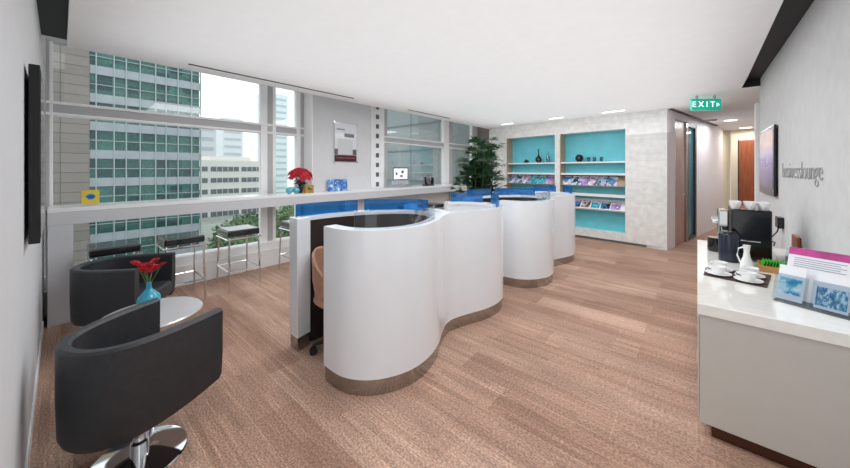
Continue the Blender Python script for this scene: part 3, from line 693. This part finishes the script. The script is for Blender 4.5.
# ceiling fittings
EML = mat('lamp_diffuser', (255, 252, 246), .5, emit=3.0)
def downlight(label, x, y, rx, ry, rz=0, grp='recessed ceiling lights'):
    t = thing('downlight', label, 'ceiling light', (x, y, H), rz, grp)
    b = B(); box(b, (-rx - .02, -ry - .02, -.008), (rx + .02, ry + .02, .0)); obj('trim_ring', b, M_WHITE, t, bev=.003)
    b = B(); box(b, (-rx, -ry, -.011), (rx, ry, -.0085)); obj('diffuser', b, EML, t)
downlight('recessed light over the left part of the shelf wall, nearest the palm', -3.53, 7.18, .15, .03, SR)
downlight('recessed light over the middle of the shelf wall', -2.33, 7.08, .15, .03, SR)
downlight('recessed light over the right turquoise niche', -1.23, 7.0, .19, .03, SR)
downlight('recessed corridor light, nearer of the two bright ones', .58, 10.0, .10, .10, 0, 'corridor ceiling lights')
downlight('recessed corridor light, farther one before the brown door', .98, 12.0, .11, .11, 0, 'corridor ceiling lights')
b = B(); box(b, (.12, 9.55, H - .01), (.34, 9.85, H)); tag(obj('ceiling_grille', b, mat('grille_grey', (120, 116, 112), .6), None), 'small grey air grille in the corridor ceiling', 'air vent')
b = B(); box(b, (-.4, 7.2, H - .014), (-.34, 10.9, H - .001)); o_ = b
obj_ = obj('trim_6', b, mat('dark_track', (84, 78, 78), .5)); obj_['kind'] = 'structure'; obj_['label'] = 'dark ceiling track along the corridor doors'; obj_['category'] = 'trim'
for v_ in obj_.data.vertices: v_.co.x += .4; v_.co.y -= 7.2
obj_.location = (-.40, 7.40, 0); obj_.rotation_euler = (0, 0, CR)

# ================================================================= LEFT WALL DISPLAY
dp = thing('wall_display', 'narrow black display seen edge-on on the left wall', 'display', (-2.62, -.11, 1.58))
b = B(); box(b, (-.25, .012, -.43), (.25, .048, .42)); obj('bezel', b, M_BLACKG, dp, bev=.003)
b = B(); box(b, (-.235, .0485, -.41), (.235, .0495, .40)); obj('display', b, mat('switched_off_screen', (8, 8, 10), .08), dp)
b = B(); box(b, (-.1, 0, -.15), (.1, .012, .15)); obj('wall_bracket', b, M_DARK, dp)

# ================================================================= POSTER
po = thing('wall_poster', 'white poster with dark red base behind clear acrylic on the window pier', 'poster', (-4.87, 3.41, 2.0))
b = B(); box(b, (.02, -.26, -.365), (.026, .26, .365)); obj('acrylic_cover', b, glassmat('poster_acrylic', (.99, .99, .99), 0), po)
b = B(); box(b, (.012, -.235, -.345), (.016, .235, .345)); obj('sheet', b, M_PAPER, po)
b = B(); box(b, (.0165, -.235, -.345), (.018, .235, -.23)); obj('red_base', b, mat('dark_red_print', (70, 16, 30), .5, var=.5, scale=8), po)
b = B(); box(b, (.0165, -.20, -.285), (.0190, .20, -.278)); obj('printed_line', b, mat('pink_print', (220, 120, 140), .5), po)
b = B(); box(b, (.0165, -.235, -.225), (.0175, .235, -.12)); obj('grey_band', b, mat('grey_ink', (110, 100, 104), .5, var=.2), po)
b = B(); box(b, (.0165, -.03, .10), (.018, .18, .165)); obj('black_caption', b, M_DARK, po)
b = B(); box(b, (.0178, -.17, -.22), (.019, .15, .06)); obj('text_panel', b, mat('pale_grey_print', (222, 224, 226), .6, var=.08, scale=60, stretch=(1, 1, 5)), po)
b = B(); box(b, (.0165, -.19, .22), (.018, -.02, .245)); obj('heading', b, mat('grey_print', (150, 156, 176), .6), po)
for y in (-.25, .25):
    for z in (-.355, .355):
        b = B(); cyl(b, (0, y, z), (.032, y, z), .011); obj('standoff', b, M_CHROME, po, smooth=True)

# ================================================================= THINGS ON THE BAR
yc = thing('tent_card', 'yellow tent card with a blue drawing at the left end of the bar', 'card', (-4.86, .21, BZ))
b = B()
for sgn in (1, -1):
    mtt = Matrix.Translation((0, 0, 0)) @ Matrix.Rotation(math.radians(-10 * sgn), 4, 'Y'); 
    box(b, (.028 * sgn - .0015 + (.0 if sgn > 0 else 0), -.065, .006), (.028 * sgn + .0015, .065, .155), mtt)
obj('card', b, mat('yellow_card', (216, 190, 60), .5), yc)
b = B(); box(b, (.0297, -.035, .07), (.0304, .035, .10), Matrix.Rotation(math.radians(-10), 4, 'Y')); box(b, (.0297, -.02, .055), (.0304, .022, .112), Matrix.Rotation(math.radians(-10), 4, 'Y')); obj('blue_drawing', b, mat('blue_print', (50, 130, 190), .5), yc)
# poinsettia
pn = thing('poinsettia', 'red poinsettia in a pot on the bar before the window pier', 'potted plant', (-4.84, 2.52, BZ))
b = B(); lathe(b, [(0, 0), (.04, 0), (.055, .10), (.05, .10), (.045, .09), (0, .085)]); obj('pot', b, mat('dark_pot', (60, 50, 46), .5), pn, smooth=True)
def leafquad(b, o, d, up, L, w):
    d = d.normalized(); s = d.cross(up).normalized(); n = s.cross(d)
    p = [o, o + d * L * .45 + s * w + n * L * .06, o + d * L * .95 - n * L * .12, o + d * L * .45 - s * w + n * L * .06, o + d * L * .5 - n * L * .02]
    v = [b.verts.new(q) for q in p]
    b.faces.new((v[0], v[4], v[1])); b.faces.new((v[4], v[2], v[1])); b.faces.new((v[0], v[3], v[4])); b.faces.new((v[4], v[3], v[2]))
br_, bg_ = B(), B()
for k in range(34):
    a = random.random() * 2 * PI; e = random.uniform(.05, 1.3)
    h = Vector((math.cos(a) * math.cos(e), math.sin(a) * math.cos(e), math.sin(e)))
    c = Vector((0, 0, .22)) + Vector((h.x * .14, h.y * .19, h.z * .17))
    for j in range(8):
        t_ = 2 * PI * j / 8 + a; u_ = h.orthogonal().normalized(); v_ = h.cross(u_)
        leafquad(br_, c, u_ * math.cos(t_) + v_ * math.sin(t_) + h * .25, h, random.uniform(.05, .09), .017)
for k in range(26):
    a = random.random() * 2 * PI; leafquad(bg_, Vector((0, 0, .12 + .1 * random.random())), Vector((math.cos(a), math.sin(a), random.uniform(-.3, .5))), Vector((0, 0, 1)), .14, .032)
for k in range(7):
    a = 2 * PI * k / 7; tube(bg_, [(0, 0, .08), (.07 * math.cos(a), .07 * math.sin(a), .27)], .005, 6)
obj('red_bract', br_, M_RED, pn)['kind'] = 'stuff'; obj('foliage', bg_, M_LEAF, pn)['kind'] = 'stuff'
for i, (y, l) in enumerate(((2.31, 'small turquoise glass ball on the bar, left one beside the poinsettia'), (2.42, 'small turquoise glass ball on the bar, right one nearest the gold box'))):
    t = thing('glass_ball', l, 'ornament', (-4.76, y, BZ), 0, 'turquoise glass balls on the bar')
    b = B(); bmesh.ops.create_uvsphere(b, u_segments=24, v_segments=14, radius=.052, matrix=Matrix.Translation((0, 0, .052))); obj('ball', b, mat('turquoise_glass', (90, 180, 200), .08, coat=1, var=.15), t, smooth=True)
b = B(); box(b, (-.03, -.07, 0), (.03, .07, .13)); gb = obj('box', b, mat('gold_card', (176, 146, 76), .45, var=.1), None, loc=(-4.705, 2.60, BZ)); gb.name = 'gift_box'
tag(gb, 'gold gift box with a dark bow motif on the bar beside the poinsettia', 'box')
b = B(); cyl(b, (.0302, -.01, .075), (.0315, -.01, .075), .022); cyl(b, (.0302, .02, .06), (.0315, .02, .06), .014); obj('printed_motif', b, mat('dark_motif', (80, 70, 60), .5), gb)
P_BLUE = patchmat('bright_blue_print', [(240, 246, 252), (120, 170, 226), (36, 96, 180), (200, 222, 244)], 14)
for k, l in enumerate(('left', 'middle', 'right')):
    t = thing('blue_brochure', 'blue patterned brochure leaning on the window pier above the bar, %s one of three' % l, 'brochure', (-4.80, 3.08 + k * .135, BZ), 0, 'blue brochures on the bar')
    b = B(); box(b, (-.002, -.06, .002), (.002, .06, .21), Matrix.Rotation(math.radians(-8), 4, 'Y')); obj('cover', b, P_BLUE, t)
# computer
im = thing('desktop_computer', 'silver all-in-one computer with white screen on the far bar', 'computer', (-4.87, 4.82, BZ), math.radians(0))
b = B(); box(b, (-.012, -.25, .06), (.012, .25, .43)); obj('casing', b, mat('silver_casing', (206, 208, 212), .3, .3), im, bev=.01)
b = B(); box(b, (.0125, -.235, .15), (.0135, .235, .425)); obj('black_border', b, M_BLACKG, im)
b = B(); box(b, (.014, -.21, .17), (.0145, .21, .405)); obj('screen', b, mat('lit_screen', (226, 230, 238), .2, emit=.5), im)
b = B(); box(b, (.0147, -.02, .22), (.0152, .06, .26)); box(b, (.0147, -.15, .26), (.0152, -.10, .32)); box(b, (.0147, .02, .30), (.0152, .09, .36)); obj('screen_image', b, mat('grey_ink', (110, 100, 104), .5), im)
b = B(); box(b, (-.08, -.08, 0), (.08, .08, .006)); box(b, (-.03, -.06, .006), (-.018, .06, .12)); obj('stand', b, mat('silver_casing', (206, 208, 212), .3, .3), im)
b = B(); box(b, (-.05, -.2, 0), (.05, .2, .012)); kb = tag(obj('keyboard', b, mat('pale_keyboard', (200, 200, 202), .4), None, bev=.003, loc=(-4.73, 4.84, BZ)), 'flat pale keyboard on the bar in front of the computer', 'keyboard')
b = B()
for r in range(4):
    for k in range(13): box(b, (-.04 + r * .02, -.19 + k * .029, .012), (-.024 + r * .02, -.165 + k * .029, .015))
obj('key', b, M_DARK, kb)['kind'] = 'stuff'
ph = thing('desk_phone', 'black desk phone with upright handset right of the computer', 'telephone', (-4.82, 5.7, BZ))
b = B(); poly(b, [(-.08, -.12), (.08, -.12), (.08, .12), (-.08, .12)], 0, .03); obj('base', b, M_DARK, ph)
b = B(); box(b, (-.02, -.02, .02), (.0, .14, .19), Matrix.Rotation(math.radians(-20), 4, 'Y')); obj('display_panel', b, mat('grey_ink', (110, 100, 104), .5), ph)
b = B(); tube(b, [(0.01, -.09, .03), (.0, -.1, .12), (-.02, -.09, .2)], [.03, .022, .03]); obj('handset', b, M_BLACKG, ph, smooth=True)
b = B(); box(b, (-.02, .12, .03), (.01, .2, .19)); obj('second_handset', b, M_BLACKG, ph, bev=.01)

# ================================================================= PALM
pl = thing('potted_palm', 'tall bushy green palm in a dark pot beside the far pod', 'potted plant', (-3.10, 5.12, 0))
b = B(); lathe(b, [(0, 0), (.14, 0), (.19, .4), (.2, .5), (.18, .5), (.17, .45), (0, .44)]); obj('pot', b, mat('charcoal_pot', (44, 46, 52), .3), pl, smooth=True)
bs, bl = B(), B()
random.seed(11)
for k in range(28):
    a = random.random() * 2 * PI; r0 = random.uniform(.01, .14); lean_ = random.uniform(.02, .26); hh = random.uniform(1.1, 1.95)
    p0 = Vector((r0 * math.cos(a), r0 * math.sin(a), .44)); p1 = p0 + Vector((lean_ * math.cos(a), lean_ * math.sin(a), hh - .44))
    tube(bs, [p0, (p0 + p1) / 2 + Vector((0, 0, 0)), p1], [.012, .01, .007], 6)
    for j in range(9):
        f = random.uniform(.52, 1) if j else 1
        q = p0.lerp(p1, f); aa = random.random() * 2 * PI; el = random.uniform(.25, 1.3)
        d = Vector((math.cos(aa) * math.cos(el), math.sin(aa) * math.cos(el), math.sin(el))); Lp = random.uniform(.12, .24)
        e = q + d * Lp; tube(bs, [q, q + d * Lp * .5 + Vector((0, 0, .01)), e], .003, 5)
        side = d.cross(Vector((0, 0, 1))).normalized(); upv = side.cross(d)
        for m_ in range(9):
            t_ = (m_ - 4) / 4 * 1.25; dd = (d * math.cos(t_) + side * math.sin(t_)).normalized()
            L = random.uniform(.17, .26) * (1 - .2 * abs(t_)); w = .015; sv = dd.cross(upv).normalized()
            dr = Vector((0, 0, -1)); pts = [e, e + dd * L * .5 + dr * L * .06, e + dd * L + dr * L * .35]
            v = [bl.verts.new(pts[0]), bl.verts.new(pts[1] + sv * w), bl.verts.new(pts[1] + upv * -.004), bl.verts.new(pts[1] - sv * w), bl.verts.new(pts[2])]
            bl.faces.new((v[0], v[1], v[2])); bl.faces.new((v[0], v[2], v[3])); bl.faces.new((v[1], v[4], v[2])); bl.faces.new((v[2], v[4], v[3]))
obj('stem', bs, mat('dark_cane', (52, 70, 40), .6, var=.2), pl, smooth=True)['kind'] = 'stuff'; obj('foliage', bl, M_LEAF, pl)['kind'] = 'stuff'

# ================================================================= THINGS ON THE SHELVES
def on_shelf(name, s, y, z, label, cat, grp=None):
    p = S(s, y, z); return thing(name, label, cat, p, SR, grp)
ZS = 1.683
t = on_shelf('bottle_vase', 2.60, .12, ZS, 'tall black bottle vase with a thin neck on the left shelf', 'vase')
b = B(); lathe(b, [(0, 0), (.04, 0), (.075, .05), (.07, .11), (.03, .16), (.014, .2), (.012, .33), (.016, .34), (0, .34)]); obj('body', b, M_BLACKG, t, smooth=True)
t = on_shelf('lidded_bowl', 2.93, .12, ZS, 'small flat black lidded bowl left of the bottle vase', 'bowl')
b = B(); lathe(b, [(0, 0), (.04, 0), (.075, .03), (.07, .045), (0, .05)]); obj('body', b, M_BLACKG, t, smooth=True)
b = B(); lathe(b, [(0, .05), (.06, .048), (.03, .07), (.012, .085), (0, .09)]); obj('lid', b, M_BLACKG, t, smooth=True)
t = on_shelf('round_vase', 1.62, .12, ZS, 'round black vase on the right upper shelf', 'vase')
b = B(); lathe(b, [(0, 0), (.045, 0), (.085, .06), (.08, .12), (.05, .155), (.04, .16), (.03, .15), (0, .1)]); obj('body', b, M_BLACKG, t, smooth=True)
t = on_shelf('glass_bottle', 2.35, .12, ZS, 'faint grey glass bottle on the left shelf, right of the black bottle vase', 'bottle')
b = B(); lathe(b, [(0, 0), (.04, 0), (.045, .12), (.015, .18), (.014, .26), (0, .26)]); obj('body', b, glassmat('smoky_glass', (.5, .62, .66), .1), t, smooth=True)
for i, (s, l) in enumerate(((1.42, 'leftmost'), (1.30, 'middle'), (1.16, 'rightmost'))):
    t = on_shelf('glass_tumbler', s, .12, ZS, 'faint clear glass on the right upper shelf, %s of three' % l, 'glass', 'glasses on the right upper shelf')
    b = B(); lathe(b, [(0, 0), (.03, 0), (.035, .1), (.032, .1), (.027, .008), (0, .008)]); obj('body', b, glassmat('grey_glass_%d' % i, (.6, .66, .68), .1), t, smooth=True)
# magazines on tilted ledge
inks = [[(240, 240, 246), (200, 204, 226), (70, 130, 180), (150, 150, 190)], [(236, 240, 246), (190, 214, 232), (30, 50, 90), (220, 200, 210)], [(225, 215, 235), (180, 160, 210), (150, 120, 180), (240, 240, 250)],
        [(240, 236, 240), (210, 190, 214), (90, 100, 130), (236, 220, 226)], [(226, 232, 242), (170, 190, 220), (50, 90, 110), (30, 40, 60)], [(214, 240, 246), (90, 200, 215), (30, 150, 180), (230, 240, 244)]]
PM = [patchmat('magazine_print_%d' % i, c, 9) for i, c in enumerate(inks)]
M38 = Matrix.Rotation(math.radians(-38), 4, 'X'); M40 = Matrix.Rotation(math.radians(-40), 4, 'X')
ordw = ['first', 'second', 'third', 'fourth', 'fifth', 'sixth', 'seventh']
def magazine(s, z, y, Mr, w, h, m, label, grp):
    p = S(s, y, z); t = thing('magazine', label, 'magazine', p, SR, grp)
    b = B(); box(b, (-w / 2, -.0125, -.138), (w / 2, -.0075, -.138 + h), Mr); obj('cover', b, m, t)
    b = B(); box(b, (-w / 2 + .01, -.0132, -.138 + h * .82), (w / 2 - .02, -.0127, -.138 + h * .93), Mr); obj('masthead', b, M_PAPER, t)
    return t
for k in range(6): magazine(1.89 - k * .19, 1.26, .13, M38, .185, .275, PM[k % 5], 'magazine on the tilted ledge of the right niche, %s from the left' % ordw[k], 'magazines on the right tilted ledge')
for k in range(6): magazine(3.31 - k * .2, 1.26, .13, M38, .185, .275, (PM[0], PM[1], PM[3], PM[5], PM[5], PM[2])[k], 'magazine on the tilted ledge of the left niche, %s from the left' % ordw[k], 'magazines on the left tilted ledge')
P_DARKM = patchmat('dark_magazine_print', [(30, 44, 80), (60, 120, 180), (20, 26, 40), (210, 220, 230)], 9)
P_BRN = patchmat('brown_magazine_print', [(60, 44, 44), (110, 84, 84), (200, 190, 190), (40, 30, 36)], 9)
for k in range(6): magazine(1.88 - k * .2, .745, .14, M40, .175, .22, (P_CLOUD, P_DARKM, P_BRN, PM[5], P_DARKM, PM[2])[k], 'magazine in the lower rack of the right niche, %s from the left' % ordw[k], 'magazines in the right lower rack')
for k in range(5): magazine(3.28 - k * .24, .745, .14, M40, .175, .22, (PM[5], PM[0], P_DARKM, P_BRN, P_CLOUD)[k], 'magazine in the lower rack of the left niche, %s from the left' % ordw[k], 'magazines in the left lower rack')

# ================================================================= OUTSIDE
b = B(); box(b, (-260, -120, -13), (-6, 260, -12.6)); g_ = struct('ground', b, mat('street_ground', (150, 156, 150), .9, var=.15, scale=.2), 'street and paving far below the windows', 'ground')
ot = thing('office_tower', 'green glass office tower across the street from the left window', 'building', (-60, 0, -12.6))
b = B(); box(b, (-18, 2.5, 0), (-.4, 14.55, 44)); obj('glass_facade', b, brickmat('green_facade_glass', (70, 128, 118), (30, 70, 74), (110, 160, 150), 1.55, 1.3, .015, .25, axes='YZ', off=0, bump=0, noise=.35), ot)
b = B(); box(b, (-18, -14, 0), (0, 2.5, 44)); obj('concrete_wall', b, brickmat('banded_concrete', (138, 131, 126), (130, 124, 119), (98, 94, 92), 60, 1.25, .05, .8, axes='YZ', off=0, noise=.06), ot)
b = B()
for k in range(12):
    z = .75 + k * 3.72; box(b, (-.4, 2.52, z), (-.15, 14.6, z + 1.15))
obj('spandrel_band', b, mat('grey_spandrel', (158, 166, 172), .5, var=.06, scale=.8), ot)['kind'] = 'stuff'
b = B()
for k in range(9):
    y = 3.05 + k * 1.45 + (.25 if k % 3 == 1 else 0); box(b, (-.4, y, 0), (-.05, y + .12, 44))
obj('mullion', b, mat('pale_mullion', (160, 174, 176), .4), ot)['kind'] = 'stuff'
b = B()
for k in range(12):
    z = .75 + k * 3.72 + 2.35; box(b, (-.4, 2.52, z), (-.2, 14.6, z + .1))
obj('transom_line', b, mat('pale_mullion', (160, 174, 176), .4), ot)['kind'] = 'stuff'
lb = thing('low_office_block', 'low white office block with long window bands behind the tower', 'building', (-110, 0, -12.6))
b = B(); box(b, (-20, 20, 0), (0, 46, 17)); box(b, (-15, 30, 17), (-4, 42, 18.4)); obj('wall', b, mat('pale_concrete', (226, 224, 218), .8), lb)
for r in range(5):
    for c in range(3):
        b = B(); y0 = 21 + c * 8.4; box(b, (0, y0, .1 + r * 3.4), (.12, y0 + 7.6, 1.5 + r * 3.4)); w = obj('window', b, mat('dark_window_band', (92, 104, 108), .3), lb)
        b = B()
        for q in range(4): box(b, (.12, y0 + 1.5 * (q + 1), .1 + r * 3.4), (.2, y0 + 1.5 * (q + 1) + .12, 1.5 + r * 3.4))
        obj('mullion', b, mat('pale_concrete', (226, 224, 218), .8), w)
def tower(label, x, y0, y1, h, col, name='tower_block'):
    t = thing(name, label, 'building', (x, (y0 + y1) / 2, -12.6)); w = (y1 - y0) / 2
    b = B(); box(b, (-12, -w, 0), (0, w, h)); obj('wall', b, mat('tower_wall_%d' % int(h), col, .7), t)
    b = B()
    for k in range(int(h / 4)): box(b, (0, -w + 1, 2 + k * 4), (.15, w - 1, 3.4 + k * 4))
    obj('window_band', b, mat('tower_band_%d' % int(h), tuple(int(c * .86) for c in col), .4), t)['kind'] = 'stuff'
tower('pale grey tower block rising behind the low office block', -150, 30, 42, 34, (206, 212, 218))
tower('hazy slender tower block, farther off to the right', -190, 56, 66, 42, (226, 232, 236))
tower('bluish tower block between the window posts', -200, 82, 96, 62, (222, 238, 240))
# wing of the same building seen through the far window
wg = thing('neighbouring_wing', 'grey teal glazed wing of the building behind the far window', 'building', (0, 9.6, -12.6))
b = B(); box(b, (-13.5, 0, 0), (-5.45, 3, 28)); obj('glass_facade', b, mat('grey_teal_cladding', (138, 146, 147), .35, var=.1, scale=.5), wg)
b = B()
for z in (12.6 + 2.28, 12.6 + 3.36, 12.6 + 1.02, 12.6 - .6): box(b, (-13.5, -.04, z), (-5.45, 0, z + .05))
obj('floor_line', b, mat('dark_joint', (104, 116, 120), .5), wg)['kind'] = 'stuff'
b = B()
for x in (-12.1, -10.6, -9.1, -7.6, -6.1): box(b, (x, -.03, 0), (x + .04, 0, 28))
obj('panel_joint', b, mat('grey_joint', (130, 146, 150), .5), wg)['kind'] = 'stuff'
# trees
def blob_tree(label, x, y, h, r, seed):
    random.seed(seed); t = thing('street_tree', label, 'tree', (x, y, -12.6), 0, 'street trees below the left window')
    b = B(); tube(b, [(0, 0, 0), (.1, .05, h * .35), (0, 0, h * .7)], [.28, .2, .1]); obj('trunk', b, mat('bark', (96, 84, 70), .9), t)
    b = B()
    for k in range(420):
        u_ = random.random() * 2 * PI; v_ = math.acos(random.uniform(-.7, 1)); rr = r * random.uniform(.72, 1.06)
        n_ = Vector((math.sin(v_) * math.cos(u_), math.sin(v_) * math.sin(u_), math.cos(v_)))
        c = Vector((0, 0, h * .68)) + Vector((n_.x * rr, n_.y * rr, n_.z * rr * .8))
        for j in range(3):
            dd = Vector((random.gauss(0, 1), random.gauss(0, 1), random.gauss(0, .6))) + n_ * .6
            leafquad(b, c, dd, n_ + Vector((.01, .02, .03)), random.uniform(.35, .7), .16)
    bmesh.ops.create_icosphere(b, subdivisions=3, radius=r * .8, matrix=Matrix.Translation((0, 0, h * .68)) @ Matrix.Scale(.8, 4, (0, 0, 1)))
    obj('foliage', b, mat('street_tree_leaf_%d' % (seed % 2), ((92, 122, 84), (112, 136, 96))[seed % 2], .8, var=.45, scale=3), t)['kind'] = 'stuff'
k = 0
spots = [(-24, 9.5), (-25, 17), (-32, 12.5), (-33.5, 20.5), (-40, 13.5), (-42, 21.5), (-49, 18), (-51, 26), (-37, 28), (-58.5, 31)]
lab = ['nearest green tree below the window right of the glass tower', 'green tree right of the nearest one below the window', 'green tree just behind the nearest tree', 'green tree in the middle of the street row', 'green tree close to the tower corner', 'green tree behind the middle of the street row', 'green tree beside the foot of the tower', 'green tree before the low office block', 'green tree at the right of the street row', 'farthest green tree by the low office block']
for (x, y), l_ in zip(spots, lab):
    blob_tree(l_, x, y, 8.2 + (k % 3) * .8, 2.7 + (k % 2) * .5, 30 + k); k += 1
